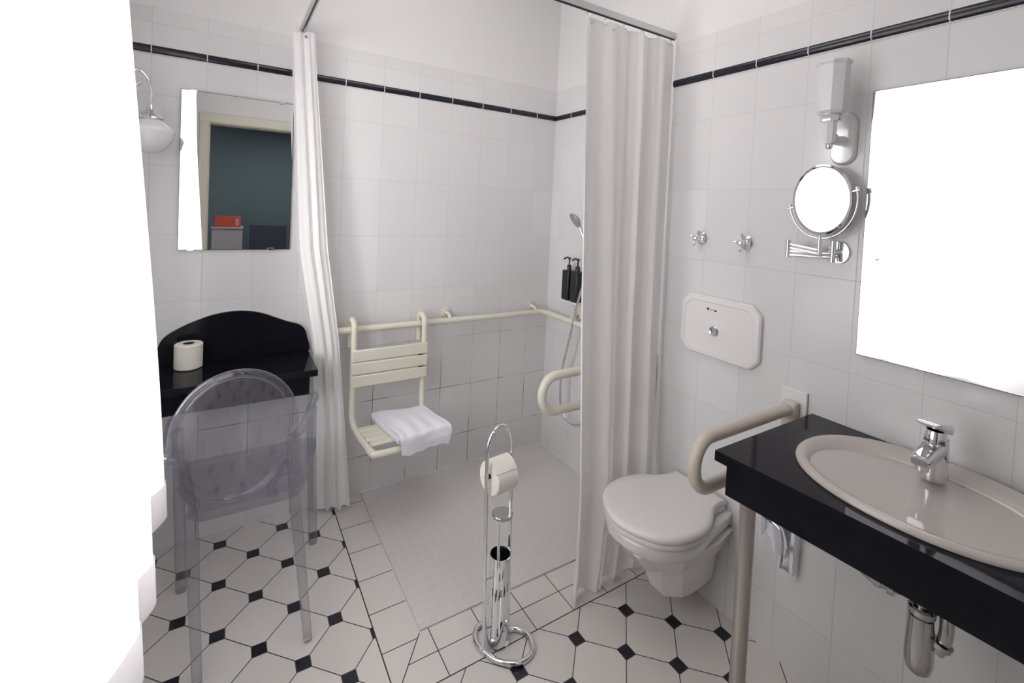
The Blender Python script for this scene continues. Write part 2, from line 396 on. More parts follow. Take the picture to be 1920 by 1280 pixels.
def hemf(u, v):
    a = curt(u, 1-hv+hv*v); i = min(NC, int(round(u*NC))); n = cb[min(NC, i+1)]-cb[max(0, i-1)]; n = Vector((-n.y, n.x, 0)).normalized()
    return a+n*.0035
hb = MB().sheet(lambda u, v: curt(u, 1-hv+hv*v), NC, 5); hb.sheet(hemf, NC, 5)
obj('hem', hb, M_sheer, t, sharp=180, recalc=False)
obj('curtain_rod', MB().tube([(-2.0, -.86, 2.635), (-2.0, -1.95, 2.635)], .012).tube([(-2.0, -.9, 2.635), (XL, -.9, 2.635)], .007).tube([(-2.0, -1.9, 2.635), (XL, -1.9, 2.635)], .007), M_alu, t)

# curtain rail of the shower, an L fixed to both walls
ZR = 2.285
t = thing('shower_curtain_rail', 'satin aluminium curtain rail bent round the shower below the ceiling', 'rail', (-1.477, -.995, ZR))
rp = MB().box(-1.49, XR-.001, -1.006, -.984, ZR, ZR+.026).box(-1.489, -1.467, -1.0, -.001, ZR, ZR+.026)
obj('rail_profile', rp, M_alu, t, bevel=.002)
obj('rail_slot', MB().box(-1.47, XR-.002, -.998, -.992, ZR-.003, ZR+.001).box(-1.481, -1.475, -.99, -.002, ZR-.003, ZR+.001), M_dark, t)

def shower_curtain(name, label, L, Rt, zt=2.265, zb=.03, folds=5, amp=(.012, .03), base=(0, 0, 0), phase=0.0, nf=(0, -1, 0)):
    # L and Rt: (height, x, y) of the two edges of the hanging cloth
    t = thing(name, label, 'curtain', base)
    def edge(tab, z): return Vector((interp([(a, b) for a, b, c in tab], z), interp([(a, c) for a, b, c in tab], z), 0))
    nx = Vector(nf)
    def fn(u, v):
        z = lerp(zt, zb, v)+.03*u*max(0, v-.9)*10*(.6+.4*math.sin(u*17)); a = edge(L, z); b = edge(Rt, z); p = a.lerp(b, u)
        am = lerp(amp[0], amp[1], v**.6)
        uu = u+.05*math.sin(u*9+phase)+.015*math.sin(v*4+u*7)
        ph = uu*folds*2*PI+phase
        wv = math.sin(ph)+.30*math.sin(2.7*ph+1.1+v)+.25*math.sin(.6*ph+v*2)
        e = min(1, 5*u)*min(1, 5*(1-u)); d = (b-a).normalized()
        return Vector((p.x, p.y, z))+nx*wv*am+d*math.cos(ph)*am*.45*e
    obj('drape', MB().sheet(fn, int(folds*26), 60), M_shower, t, sharp=180, recalc=False)
    return t, fn
def ring(par, c, ax, m):
    obj('curtain_ring', MB().tube([Vector(c)+Vector(ax)*.009*math.cos(k*PI/8)+Vector((0, 0, .012*math.sin(k*PI/8))) for k in range(16)], .0016, 6, closed=True), m, par)
def eyelet(par, c): obj('eyelet', MB().lathe([(.003, 0), (.0065, 0), (.0065, .003), (.003, .003), (.003, 0)], c, (0, -1, 0), 16), M_chrome, par)
tc, fn = shower_curtain('shower_curtain', 'long white shower curtain gathered between shower and toilet at right',
    [(.03, -.600, -1.070), (.12, -.582, -1.058), (.4, -.566, -1.04), (1.1, -.580, -1.01), (2.25, -.612, -.995)], [(.03, -.215, -1.045), (.35, -.135, -1.040), (.9, -.122, -1.022), (2.25, -.105, -1.000)],
    folds=3.6, amp=(.011, .023), zb=.012, base=(-.4, -.995, .012), phase=.9)
for i, u in enumerate((.03, .22, .42, .62, .82, .98)): ring(tc, (lerp(-.608, -.118, u), -.995, ZR-.018), (1, 0, 0), M_chrome if i < 3 else M_plastic)
for x in (-.592, -.478): eyelet(tc, (x, -1.014, 2.235))
tl, fn2 = shower_curtain('shower_curtain', 'long white shower curtain bunched beside the small left mirror',
    [(.02, -1.372, -.075), (.79, -1.396, -.075), (1.28, -1.478, -.070), (2.25, -1.530, -.060)], [(.02, -1.212, -.140), (.85, -1.290, -.130), (1.28, -1.352, -.125), (2.25, -1.438, -.110)],
    folds=2.6, amp=(.009, .014), base=(-1.42, -.1, .02), zt=2.262, zb=.02, phase=2.0)
for y in (-.05, -.085, -.12): ring(tl, (-1.478, y, ZR-.018), (0, 1, 0), M_chrome)
eyelet(tl, (-1.475, -.108, 2.235))

# ================================================================ LEFT CORNER
# small wall mirror
t = thing('wall_mirror', 'frameless rectangular wall mirror above the black vanity shelf, held by clips', 'mirror', (-1.715, -.008, 1.275))
mx0, mx1, mz0, mz1 = -1.930, -1.504, 1.274, 1.947
obj('mirror_backing', MB().box(mx0, mx1, -.009, -.001, mz0, mz1), M_dark, t)
obj('mirror_glass', MB().box(mx0+.002, mx1-.002, -.011, -.009, mz0+.002, mz1-.002), M_mirror, t)
for x, z, h in ((mx0+.045, mz1, -1), (mx1-.05, mz1, -1), (mx0+.045, mz0, 1), (mx1-.08, mz0, 1)):
    obj('clip', MB().box(x-.012, x+.012, -.016, -.001, min(z, z+h*.006)-.002, max(z, z+h*.006)+.002), M_chrome, t, bevel=.001)

# vanity shelf with curved upstand
ZS = .790
t = thing('vanity_shelf', 'black granite wall shelf with curved upstand and apron at left', 'shelf', (-1.70, -.15, .66))
sx0, sx1 = -1.992, -1.410
up = [(-1.984, ZS), (-1.988, .85), (-1.984, .88), (-1.968, .908), (-1.94, .93), (-1.90, .952), (-1.855, .972), (-1.81, .988), (-1.76, .998), (-1.705, 1.001), (-1.65, .995), (-1.60, .980), (-1.55, .957), (-1.50, .935), (-1.463, .922), (-1.438, .905), (-1.423, .88), (-1.416, .85), (-1.406, .818), (-1.404, ZS)]
up = [(p.x, p.y) for p in catmull([(a, b, 0) for a, b in up], 4)]
obj('worktop', MB().box(sx0, sx1, -.310, -.001, ZS-.028, ZS), M_black, t, bevel=.002)
obj('upstand', MB().prism(up, lambda a, b: Vector((a, -.001, b)), lambda a, b: Vector((a, -.020, b))), M_black, t, bevel=.002, sharp=30)
obj('upstand_seal', MB().tube([(a, -.003, b+.001) for a, b in up], .0035, 6), M_plastic, t)
obj('apron', MB().box(sx0+.02, sx1-.022, -.246, -.230, ZS-.127, ZS-.028).box(sx0+.02, sx0+.038, -.230, -.001, ZS-.127, ZS-.028).box(sx1-.04, sx1-.022, -.230, -.001, ZS-.127, ZS-.028), M_black, t, bevel=.0015)

def roll(name, label, loc, axis, R=.054, L=.098, core=.021, group=None):
    t = thing(name, label, 'toilet paper', loc)
    a = Vector(axis).normalized(); b = MB()
    b.lathe([(core, 0), (R-.004, 0), (R, .004), (R, L-.004), (R-.004, L), (core, L), (core, 0)], loc, a, 56)
    obj('paper', b, M_paper, t)
    obj('core', MB().lathe([(core-.001, .001), (core, .001), (core, L-.001), (core-.001, L-.001), (core-.001, .001)], loc, a, 32), M_core, t)
    return t
roll('toilet_roll', 'upright spare toilet roll standing on the black vanity shelf', (-1.878, -.075, ZS+.001), (0, 0, 1), .050, .102)
# dark inside of the upright roll
# wall lamp with gooseneck
t = thing('wall_lamp', 'chrome gooseneck wall lamp with opal glass dish shade left of the small mirror', 'lamp', (XL, -.20, 1.86))
lx, ly = -2.006, -.20
obj('wall_plate', MB().lathe([(.0, 0), (.045, 0), (.045, .008), (.03, .018), (.012, .024), (0, .024)], (XL+.001, ly, 1.86), (1, 0, 0), 32), M_chrome, t)
obj('arm', MB().tube(catmull([(XL+.02, ly, 1.87), (XL+.045, ly, 1.92), (XL+.085, ly, 1.958), (lx-.02, ly, 1.945), (lx, ly, 1.895), (lx, ly, 1.825)], 8), .0055, 12), M_chrome, t)
obj('scroll', MB().tube(catmull([(XL+.02, ly, 1.85), (XL+.05, ly, 1.875), (XL+.085, ly, 1.90), (XL+.11, ly, 1.925), (XL+.095, ly, 1.905), (XL+.07, ly, 1.90)], 6), .0045, 10), M_chrome, t)
obj('shade_holder', MB().lathe([(.007, .045), (.009, .04), (.012, .03), (.026, .012), (.040, .0), (.042, -.006), (.036, -.006), (.0, -.002)], (lx, ly, 1.792), (0, 0, 1), 40), M_chrome, t)
obj('lamp_shade', MB().lathe([(.034, 0), (.040, -.010), (.060, -.022), (.074, -.038), (.077, -.048), (.074, -.056), (.070, -.075), (.058, -.100), (.038, -.120), (.015, -.129), (0, -.130)], (lx, ly, 1.788), (0, 0, 1), 56), M_glassw, t)

# ---- transparent chair
t = thing('transparent_chair', 'clear plastic oval-backed armchair in front of the black vanity shelf', 'chair', (-1.67, -.5, 0))
def bar(pts, rads, seg=16): return MB().tube(pts, 1, seg, rad=rads)
cx, cz, ax_, az_ = -1.710, .737, .176, .226
def backp(a, k=1.0, yo=0.0):
    z = cz+az_*k*math.sin(a); return Vector((cx+ax_*k*math.cos(a), -.655-(z-.5)*.16+yo+.03*(math.cos(a)*k)**2, z))
b = MB(); NS = 64
for yo in (-.006, .006):
    b.add([backp(0, 0, yo)]+[backp(2*PI*i/NS, kk, yo) for kk in (.5, .9) for i in range(NS)],
          [(0, 1+i, 1+(i+1) % NS) for i in range(NS)]+[(1+i, 1+NS+i, 1+NS+(i+1) % NS, 1+(i+1) % NS) for i in range(NS)])
obj('backrest', b, M_acryl, t, recalc=False)
obj('back_frame', MB().tube([backp(2*PI*i/72, .97) for i in range(72)], .0145, 12, closed=True, up=(0, -1, 0)), M_acryl, t)
# seat
def rsq(x0, x1, x2, x3, y0, y1, z, n=8):   # trapezoid with rounded corners
    pts = [(x0, y0), (x1, y0), (x3, y1), (x2, y1)]; P = [Vector((a, b, z)) for a, b in pts]; out = []
    for i in range(4):
        a, c, d = P[i-1], P[i], P[(i+1) % 4]; r = .05
        p0 = c+(a-c).normalized()*r; p1 = c+(d-c).normalized()*r
        out += [p0*(1-k/n)**2+c*2*(k/n)*(1-k/n)+p1*(k/n)**2 for k in range(n+1)]
    return out
st = [rsq(-1.83, -1.50, -1.89, -1.39, -.60, -.22, z) for z in (.430, .434, .456, .460)]
obj('seat', MB().loft([st[0], st[1], st[2], st[3]]), M_acryl, t)
legs = [((-1.862, -.690, .700), (-1.830, -.62, .46), (-1.798, -.735, .001)), ((-1.542, -.690, .700), (-1.525, -.62, .46), (-1.483, -.745, .001))]
for q in legs:
    pts = catmull([q[0], q[1], tuple(lerp(q[1][i], q[2][i], .5) for i in range(3)), q[2]], 8)
    obj('leg', MB().tube(pts, 1, 14, rad=[lerp(.0215, .0135, i/(len(pts)-1)) for i in range(len(pts))]), M_acryl, t)
fl = [((-1.895, -.280, .62), (-1.888, -.280, .45), (-1.870, -.300, .001)), ((-1.425, -.275, .62), (-1.420, -.27, .45), (-1.400, -.262, .001))]
for q in fl:
    pts = catmull([q[0], q[1], q[2]], 10)
    obj('leg', MB().tube(pts, 1, 14, rad=[lerp(.0205, .0175, i/(len(pts)-1)) for i in range(len(pts))]), M_acryl, t)
for s, fx in ((-1, -1.895), (1, -1.425)):
    bx = cx+s*(ax_-.004)
    pts = catmull([(bx, -.680, .700), (bx+s*.035, -.62, .698), ((bx+fx)/2+s*.025, -.45, .690), (fx+s*.006, -.32, .680), (fx, -.272, .665), (fx, -.266, .640), (fx, -.275, .610)], 7)
    obj('armrest', MB().tube(pts, .015, 12), M_acryl, t)
    obj('back_strut', MB().tube(catmull([(cx+s*.150, -.66, .60), (cx+s*.128, -.640, .55), (cx+s*.108, -.61, .50), (cx+s*.125, -.59, .455)], 6), .013, 10), M_acryl, t)

# ================================================================ SHOWER
# handrail, L round the corner
t = thing('handrail', 'cream plastic handrail running along the shower walls round the corner', 'handrail', (-.7, -.07, .88))
ZHr = .882
obj('rail_tube', MB().tube(fillet([(-1.36, -.072, ZHr), (-.072, -.072, ZHr), (-.072, -.78, ZHr)], .05), .0165, 16), M_cream, t)
for x in (-1.30, -.70, -.13):
    obj('bracket', MB().tube(fillet([(x, -.072, ZHr), (x, -.055, ZHr+.028), (x, -.001, ZHr+.03)], .02), .010, 12).lathe([(.028, 0), (.028, .006), (.02, .010), (0, .010)], (x, -.001, ZHr+.03), (0, -1, 0), 28), M_cream, t)
for y in (-.33, -.72):
    obj('bracket', MB().tube(fillet([(-.072, y, ZHr), (-.055, y, ZHr+.028), (-.001, y, ZHr+.03)], .02), .010, 12).lathe([(.028, 0), (.028, .006), (.02, .010), (0, .010)], (-.001, y, ZHr+.03), (-1, 0, 0), 28), M_cream, t)
# hanging shower seat
t = thing('shower_chair', 'cream slatted shower chair hung from the handrail with folded towel on it', 'shower chair', (-1.03, -.2, .40))
xa, xb = -1.222, -.868
def sidepath(x): return [(x, -.045, .79), (x, -.040, .88), (x, -.046, .918), (x, -.080, .932), (x, -.118, .915), (x, -.125, .87), (x, -.125, .60), (x, -.128, .47)]
for x, dx in ((xa, .03), (xb, .055)):
    pts = catmull(sidepath(x), 6)+[Vector(p) for p in catmull([(x, -.128, .47), (x+dx*.3, -.150, .428), (x+dx*.7, -.24, .410), (x+dx, -.33, .408)], 6)][1:]
    obj('side_frame', MB().tube(pts, .0145, 14), M_cream, t)
obj('front_frame', MB().tube(catmull([(xa+.03, -.33, .408), (xa+.035, -.375, .407), (xa+.07, -.402, .407), (xb-.0, -.392, .407), (xb+.045, -.372, .407), (xb+.055, -.33, .408)], 8), .0155, 14), M_cream, t)
for i, z in enumerate((.771, .709, .647)):
    b = MB().box(xa-.014, xb+.014, -.150, -.136, z-.029, z+.029)
    obj('slat', b, M_cream, t, bevel=.006)
    obj('slat_gap_strip', MB().box(xb-.035, xb-.012, -.148, -.138, z-.0325, z-.029), M_dark, t) if i < 2 else None  # short dark strip in the gap between two slats
for i in range(4):
    y = -.185-i*.049
    obj('slat', MB().box(xa+.020+i*.006, xb+.022+i*.008, y-.021, y+.021, .418, .430), M_cream, t, bevel=.005)
# towel, folded, its front flap hanging over the seat edge
t = thing('folded_towel', 'folded white towel lying on the cream shower seat', 'towel', (-.97, -.27, .432))
def towel(zo, x0, x1, fl, ybk=-.115, dx=0.0):
    def fn(u, v):
        # v from back to front, then over the edge
        L = .30; s = v*(L+fl)
        xx = lerp(x0, x1, u)+lerp(0, .045, v)+dx
        if s < L: y = ybk-s; z = .432+zo+.012*math.sin(v*2.2)
        else:
            a = min(1, (s-L)/.03); y = ybk-L-.02*math.sin(a*PI/2); z = .432+zo+.011-max(0, s-L-.012)*1.0-.006*a
        z += .004*math.sin(u*7+v*9)*(1-.3*v)+.003*math.sin(u*23+1)*v
        return Vector((xx, y-.006*math.sin(u*6+1)*v-.020*u*(1-v*.4)+.03*u*v, z))
    return fn
obj('upper_layer', MB().sheet(towel(.034, -1.122, -.868, .045), 30, 30), M_towel, t, sharp=180, recalc=False)
for k, (zo, fl) in enumerate(((.026, .052), (.018, .060), (.010, .068), (.003, .030))):
    obj('folded_layer', MB().sheet(towel(zo, -1.120+.002*k, -.872-.004*k, fl), 30, 24), M_towel, t, sharp=180, recalc=False)
obj('towel_fold', MB().sheet(lambda u, v: Vector((-1.122+.002*math.cos(v*PI*2)+lerp(0, .045, u), -.115-u*.30, .432+.018+.019*math.cos(v*PI))), 12, 6), M_towel, t, recalc=False)

# folding support bars: a hairpin of tube on a wall plate
def support_bar(label, y, zt, zb, tip, wallx, m, plate=True):
    t = thing('support_bar', label, 'grab bar', (wallx, y, (zt+zb)/2))
    r = (zt-zb)/2; zc = (zt+zb)/2
    pts = [(wallx-.02, y, zt)]+[(tip+r-.010+-(r-.010)*math.sin(a)-.0, y, zc+r*math.cos(a)) for a in [i*PI/16 for i in range(17)]]+[(wallx-.02, y, zb)]
    obj('hairpin_tube', MB().tube(pts, .0185, 18), m, t)
    obj('wall_plate', MB().prism([(y-.042, zb-.07), (y+.042, zb-.07), (y+.042, zt+.062), (y-.042, zt+.062)], lambda a, b: Vector((wallx-.001, a, b)), lambda a, b: Vector((wallx-.012, a, b))), M_plastic, t, bevel=.003)
    obj('hinge_block', MB().box(wallx-.045, wallx-.012, y-.024, y+.024, zb-.03, zt+.026), m, t, bevel=.008)
    return t
support_bar('cream hairpin grab bar half hidden behind the right shower curtain', -.90, .838, .690, -.656, -.001, M_cream)
support_bar('beige hairpin grab bar between the toilet and the black basin counter', -1.592, .888, .740, -.620, XR, M_cream2)

# hand shower
t = thing('hand_shower', 'chrome hand shower with grey face and hose on the shower end wall', 'shower', (-.06, -.44, 1.3))
obj('riser_rail', MB().tube([(-.05, -.47, .95), (-.05, -.47, 1.62)], .010, 14).tube([(-.05, -.47, .97), (-.001, -.47, .97)], .012, 12).tube([(-.05, -.47, 1.60), (-.001, -.47, 1.60)], .012, 12), M_chrome, t)
hd = Vector((-.80, .25, -.55)).normalized()
obj('shower_head', MB().lathe([(0, -.022), (.020, -.020), (.040, -.008), (.046, .0), (.044, .006), (0, .008)], (-.12, -.392, 1.462), hd, 36), mat('grey_shower_face', (.42, .42, .45), .3, .6), t)
obj('handle', MB().tube(catmull([(-.105, -.398, 1.452), (-.092, -.412, 1.41), (-.080, -.432, 1.35), (-.075, -.455, 1.29)], 6), .011, 14), M_chrome, t)
obj('holder', MB().tube([(-.05, -.47, 1.335), (-.085, -.44, 1.335)], .017, 14), M_chrome, t)
obj('hose', MB().tube(catmull([(-.075, -.455, 1.29), (-.078, -.47, 1.18), (-.085, -.425, 1.06), (-.085, -.392, .95), (-.082, -.345, .78), (-.08, -.300, .62), (-.08, -.285, .50), (-.08, -.292, .40), (-.08, -.33, .335), (-.08, -.40, .315), (-.08, -.49, .36), (-.07, -.53, .50), (-.05, -.53, .66), (-.02, -.53, .75), (-.001, -.53, .76)], 8), .0068, 10), M_chrome, t)
# soap dispensers
def dispenser(y, label):
    t = thing('pump_bottle', label, 'soap dispenser', (-.05, y, .995), 'black pump bottles on the shower end wall')
    obj('bottle', MB().box(-.078, -.024, y-.031, y+.031, .996, 1.168), M_blackp, t, bevel=.007)
    obj('pump_head', MB().lathe([(.013, 0), (.013, .026), (.010, .030), (.0045, .032), (.0045, .062), (.010, .064), (.010, .072), (0, .074)], (-.05, y, 1.168), (0, 0, 1), 20).tube(catmull([(-.05, y, 1.237), (-.052, y+.018, 1.240), (-.056, y+.034, 1.234), (-.058, y+.042, 1.226)], 5), .0045, 10), M_blackp, t)
    return t
dispenser(-.272, 'black pump bottle in the wall holder nearest the shower corner')
dispenser(-.350, 'black pump bottle mostly hidden behind the right shower curtain')
o = obj('bottle_holder', MB().box(-.082, -.001, -.386, -.236, .985, .995).box(-.020, -.001, -.386, -.236, .995, 1.06), M_plastic, bevel=.003)
tag(o, 'white wall holder under the two black pump bottles', 'holder')

# ================================================================ STAND WITH TOILET ROLL AND BRUSH
t = thing('toilet_roll_stand', 'free-standing chrome toilet paper and brush stand in front of the shower tray', 'stand', (-.90, -1.07, 0))
A = Vector((-.978, -1.078, .012)); Bv = Vector((-.866, -1.052, .012)); LEAN = Vector((-.022, 0, 0))     # feet of the two uprights
ring = catmull([(-.915, -.985, .010), (-.960, -.990, .010), (-.985, -1.03, .010), (-.978, -1.078, .010), (-.950, -1.135, .010), (-.895, -1.172, .010), (-.835, -1.162, .010), (-.812, -1.108, .010), (-.832, -1.065, .010), (-.866, -1.052, .010), (-.888, -1.068, .011), (-.900, -1.095, .012)], 9)
obj('base_ring', MB().tube(ring, .0085, 14), M_chrome, t)
mid = (A+Bv)/2; hw = (Bv-A).length/2; dirv = (Bv-A).normalized()
pts = [A+Vector((0, 0, z)) for z in (.0, .2, .45, .66)]+[mid-dirv*hw*math.cos(a)+Vector((0, 0, .680+.082*math.sin(a))) for a in [i*PI/18 for i in range(19)]]+[Bv+Vector((0, 0, z)) for z in (.66, .45, .2, 0)]
pts = [p+LEAN*(p.z/.76) for p in pts]
obj('upright_loop', MB().tube(pts, .0062, 14), M_chrome, t)
hc = Vector((-.919, -1.062, 0)); R = .0385
b = MB().lathe([(0, .012), (R, .012), (R, .318), (R-.003, .318), (R-.003, .016), (0, .016)], hc, (0, 0, 1), 44)
hold = obj('brush_holder', b, M_chrome, t)
obj('dark_liner', MB().lathe([(R-.0035, .10), (R-.0035, .314), (R-.0045, .314), (R-.0045, .10), (0, .10)], hc, (0, 0, 1), 32), M_blackp, hold)
vd = (CAM-hc); vd.z = 0; vd.normalize(); az0 = math.atan2(vd.y, vd.x)
for z0, da in ((.262, .05), (.205, -.55), (.205, -.18), (.205, .22), (.205, .52), (.070, .05)):
    a = az0+da; c = hc+Vector((math.cos(a), math.sin(a), 0))*(R+.0002); tt = Vector((-math.sin(a), math.cos(a), 0))*.0016; nn = Vector((math.cos(a), math.sin(a), 0))*.0006; hh = Vector((0, 0, .0125))
    z = Vector((0, 0, z0)); sl = MB()
    sl.add([c+z+sx*tt+sy*hh+sn*nn for sn in (-1, 1) for sx, sy in ((-1, -1), (1, -1), (1, 1), (-1, 1))], [(0, 1, 2, 3), (4, 5, 6, 7), (0, 1, 5, 4), (1, 2, 6, 5), (2, 3, 7, 6), (3, 0, 4, 7)])
    obj('slot', sl, M_blackp, hold)
obj('holder_bracket', MB().tube([A+Vector((0, 0, .245)), hc+Vector((-.022, -.02, .262))], .0035, 8), M_chrome, t)
obj('holder_bracket', MB().tube([A+Vector((0, 0, .08)), hc+Vector((-.02, -.02, .08))], .0035, 8), M_chrome, t)
lc = Vector((-.909, -1.047, .440))
obj('swivel_lid', MB().lathe([(0, 0), (.036, 0), (.037, .002), (.037, .008), (.035, .010), (0, .0105)], lc, (0, 0, 1), 40), M_chrome_dark, t)
obj('roll_arm', MB().tube([(-.997, -1.074, .612), (-.882, -1.056, .612)], .008, 14), M_blackp, t)
# brush
t = thing('toilet_brush', 'toilet brush with slim white handle standing in the chrome cylinder', 'brush', (-.919, -1.06, .02))
obj('handle', MB().tube([(-.919, -1.064, .06), (-.927, -1.070, .25), (-.938, -1.072, .435)], 1, 12, rad=[.006, .006, .0045]), M_plastic, t)
obj('brush_head', MB().lathe([(0, .02), (.022, .025), (.027, .05), (.024, .085), (0, .092)], (-.919, -1.062, .0), (0, 0, 1), 20), M_plastic, t)
# roll on the stand
RL = Vector((-.982, -1.066, .600))
t = roll('toilet_roll', 'toilet roll with loose paper end hanging on the chrome stand', RL, (1, .12, 0), .056, .088)
def flap(u, v):
    R2 = .058; a = lerp(PI*.80, -.05*PI, min(1, v/.72)); yc, zc = RL.y, RL.z
    if v < .72: return Vector((RL.x+.002+u*.085, yc+u*.01-R2*math.cos(a)*-1, zc+R2*math.sin(a)))
    k = (v-.72)/.28; return Vector((RL.x+.002+u*.085+.01*k, yc+u*.01+R2+.006*k, zc-.01-k*.042*(1+.35*math.sin(u*3))))
obj('loose_sheet', MB().sheet(lambda u, v: flap(u, v), 10, 30), M_paper, t, sharp=180, recalc=False)

# ================================================================ TOILET
TY = -1.262
t = thing('toilet', 'white wall-hung toilet with closed lid under the flush plate', 'toilet', (-.10, TY, .08))
def dshape(tip, hw, z, xw=XR-.001, n=20, pw=1.0, ykeep=.72, xo=None):
    # half-oval nose and straighter flanks back to the wall
    xm = tip+hw*1.12; pts = []
    for i in range(n+1):
        a = -PI/2+PI*i/n; pts.append(Vector((xm-(xm-tip)*math.cos(a), TY-hw*math.sin(a)*1.0, z)))
    pts += [Vector((xw, TY-hw*ykeep, z)), Vector((xw, TY+hw*ykeep, z))]
    return pts
rim = MB().loft([dshape(-.545, .168, .345), dshape(-.562, .180, .366), dshape(-.566, .183, .395), dshape(-.560, .178, .402)])
obj('bowl_rim', rim, M_porc, t, sharp=30)
def fac(tip, hw, z, nose=.45):  # faceted section, 8 corners
    return [Vector((XR-.001, TY+hw*.86, z)), Vector((-.22, TY+hw, z)), Vector((lerp(tip, -.22, .45), TY+hw*.93, z)), Vector((tip, TY+hw*nose, z)), Vector((tip, TY-hw*nose, z)), Vector((lerp(tip, -.22, .45), TY-hw*.93, z)), Vector((-.22, TY-hw, z)), Vector((XR-.001, TY-hw*.86, z))]
obj('bowl', MB().loft([fac(-.300, .060, .085), fac(-.345, .078, .105), fac(-.385, .094, .200), fac(-.395, .098, .232)]), M_porc, t, sharp=14, bevel=.006)
obj('bowl_upper', MB().loft([fac(-.392, .100, .228), fac(-.470, .128, .262), fac(-.530, .160, .335), fac(-.540, .166, .350)]), M_porc, t, sharp=14, bevel=.006)
def lid_outline(z, k=1.0, off=0.0):
    o = [(-.116, .114), (-.165, .113), (-.210, .127), (-.25, .154), (-.31, .180), (-.385, .187), (-.465, .169), (-.535, .112), (-.575, .0)]
    pts = [(a, b) for a, b in o]+[(a, -b) for a, b in o[-2::-1]]
    c = (-.36, 0); return [Vector((c[0]+(a-c[0])*k, TY+b*k, z)) for a, b in [(q.x, q.y) for q in catmull([(a, b, 0) for a, b in pts], 5)]]
obj('seat_ring', MB().loft([lid_outline(.405, .97), lid_outline(.408, .985), lid_outline(.421, .985), lid_outline(.424, .97)]), M_seat, t, sharp=50)
obj('lid', MB().loft([lid_outline(.427, .985), lid_outline(.430, 1.0), lid_outline(.440, 1.0), lid_outline(.448, .975), lid_outline(.4505, .90), lid_outline(.452, .6)]), M_seat, t, sharp=50)
for s in (-1, 1): obj('hinge', MB().tube([(-.150, TY+s*.060, .425), (-.150, TY+s*.098, .425)], .013, 16).tube([(-.150, TY+s*.08, .40), (-.150, TY+s*.08, .425)], .012, 14), M_plastic, t)
# flush plate
t = thing('flush_plate', 'white flush plate with cut corners and round chrome button above the toilet', 'flush plate', (XR, -1.29, 1.08))
def oct_(y0, y1, z0, z1, c):
    pts = [(y0+c, z0), (y1-c, z0), (y1, z0+c), (y1, z1-c), (y1-c, z1), (y0+c, z1), (y0, z1-c), (y0, z0+c)]
    P = fillet([(a, b, 0) for a, b in pts+[pts[0], pts[1]]], .012, 4)[1:-1]; return [(p.x, p.y) for p in P][:8*5]
F0 = oct_(-1.468, -1.124, .963, 1.203, .036); F1 = oct_(-1.462, -1.130, .969, 1.197, .034); F2 = oct_(-1.445, -1.147, .986, 1.180, .028)
obj('cover', MB().loft([[Vector((XR-.001, a, b)) for a, b in F0], [Vector((XR-.014, a, b)) for a, b in F0], [Vector((XR-.020, a, b)) for a, b in F1], [Vector((XR-.0215, a, b)) for a, b in F2], [Vector((XR-.0185, lerp(a, -1.296, .03), lerp(b, 1.083, .03))) for a, b in F2]]), M_plastic, t, sharp=25)
obj('push_button', MB().lathe([(0, 0), (.020, 0), (.020, .003), (.017, .006), (.010, .0045), (0, .004)], (XR-.0185, -1.283, 1.070), (-1, 0, 0), 36), M_chrome, t)
lg = MB(); X = XR-.0190
def disc(y, z, r, n=14): lg.add([Vector((X-.0004, y+r*math.cos(2*PI*k/n), z+r*math.sin(2*PI*k/n))) for k in range(n)]+[Vector((X+.001, y+r*math.cos(2*PI*k/n), z+r*math.sin(2*PI*k/n))) for k in range(n)], [tuple(range(n))]+[(k, (k+1) % n, n+(k+1) % n, n+k) for k in range(n)])
disc(-1.2495+.0, 1.1545, .0030); disc(-1.2550, 1.1540, .0030)
lg.prism([(-1.2468, 1.1538), (-1.2580, 1.1530), (-1.2522, 1.1462)], lambda a, b: Vector((X-.0004, a, b)), lambda a, b: Vector((X+.001, a, b)))
for y in (-1.2655, -1.2700, -1.2745): lg.box(X-.0004, X+.001, y-.0009, y+.0009, 1.1495, 1.1525)
for y in (-1.2825, -1.2875): disc(y, 1.1500, .0032)
obj('printed_mark', lg, M_blackp, t)
obj('screw_slot', MB().lathe([(0, 0), (.003, 0), (.003, .002), (0, .002)], (XR-.009, -1.405, .9635), (0, 0, -1), 10), M_blackp, t)
# stop valves
def valve(y, z, rot, label):
    t = thing('stop_valve', label, 'valve', (XR, y, z), 'cross-handled stop valves above the flush plate')
    obj('rosette', MB().lathe([(0, 0), (.027, 0), (.027, .004), (.022, .007), (.021, .011), (.016, .014), (.010, .016), (.008, .030), (0, .030)], (XR-.0005, y, z), (-1, 0, 0), 36, sx=.88), M_chrome, t)
    h = MB().lathe([(0, .026), (.011, .026), (.013, .032), (.011, .044), (.008, .050), (0, .053)], (XR-.0005, y, z), (-1, 0, 0), 28)
    hh = obj('cross_handle', h, M_chrome, t)
    for k in range(4):
        a = rot+k*PI/2; dv = Vector((0, math.cos(a), math.sin(a))); c = Vector((XR-.038, y, z))
        b = MB().tube([c+dv*.006, c+dv*.014, c+dv*.022, c+dv*.025], 1, 10, rad=[.0045, .0032, .0036, .0048])
        b.lathe([(.0*1, -.006), (.004, -.0045), (.0058, 0), (.004, .0045), (0, .006)], c+dv*.029, dv, 14)
        obj('spoke', b, M_chrome, hh)
valve(-1.192, 1.429, .35, 'chrome cross-handled stop valve nearer the shower curtain')
valve(-1.386, 1.427, .08, 'chrome cross-handled stop valve nearer the round shaving mirror')

# ================================================================ BASIN COUNTER
ZK = .888
t = thing('basin_counter', 'black granite basin counter on a steel leg at the right wall', 'counter', (-.35, -2.1, 0))
ya, yb = -1.648, YB+.012
xf0, xf1 = -.612, -.560
tap = Vector((-.33, -2.0, 0))
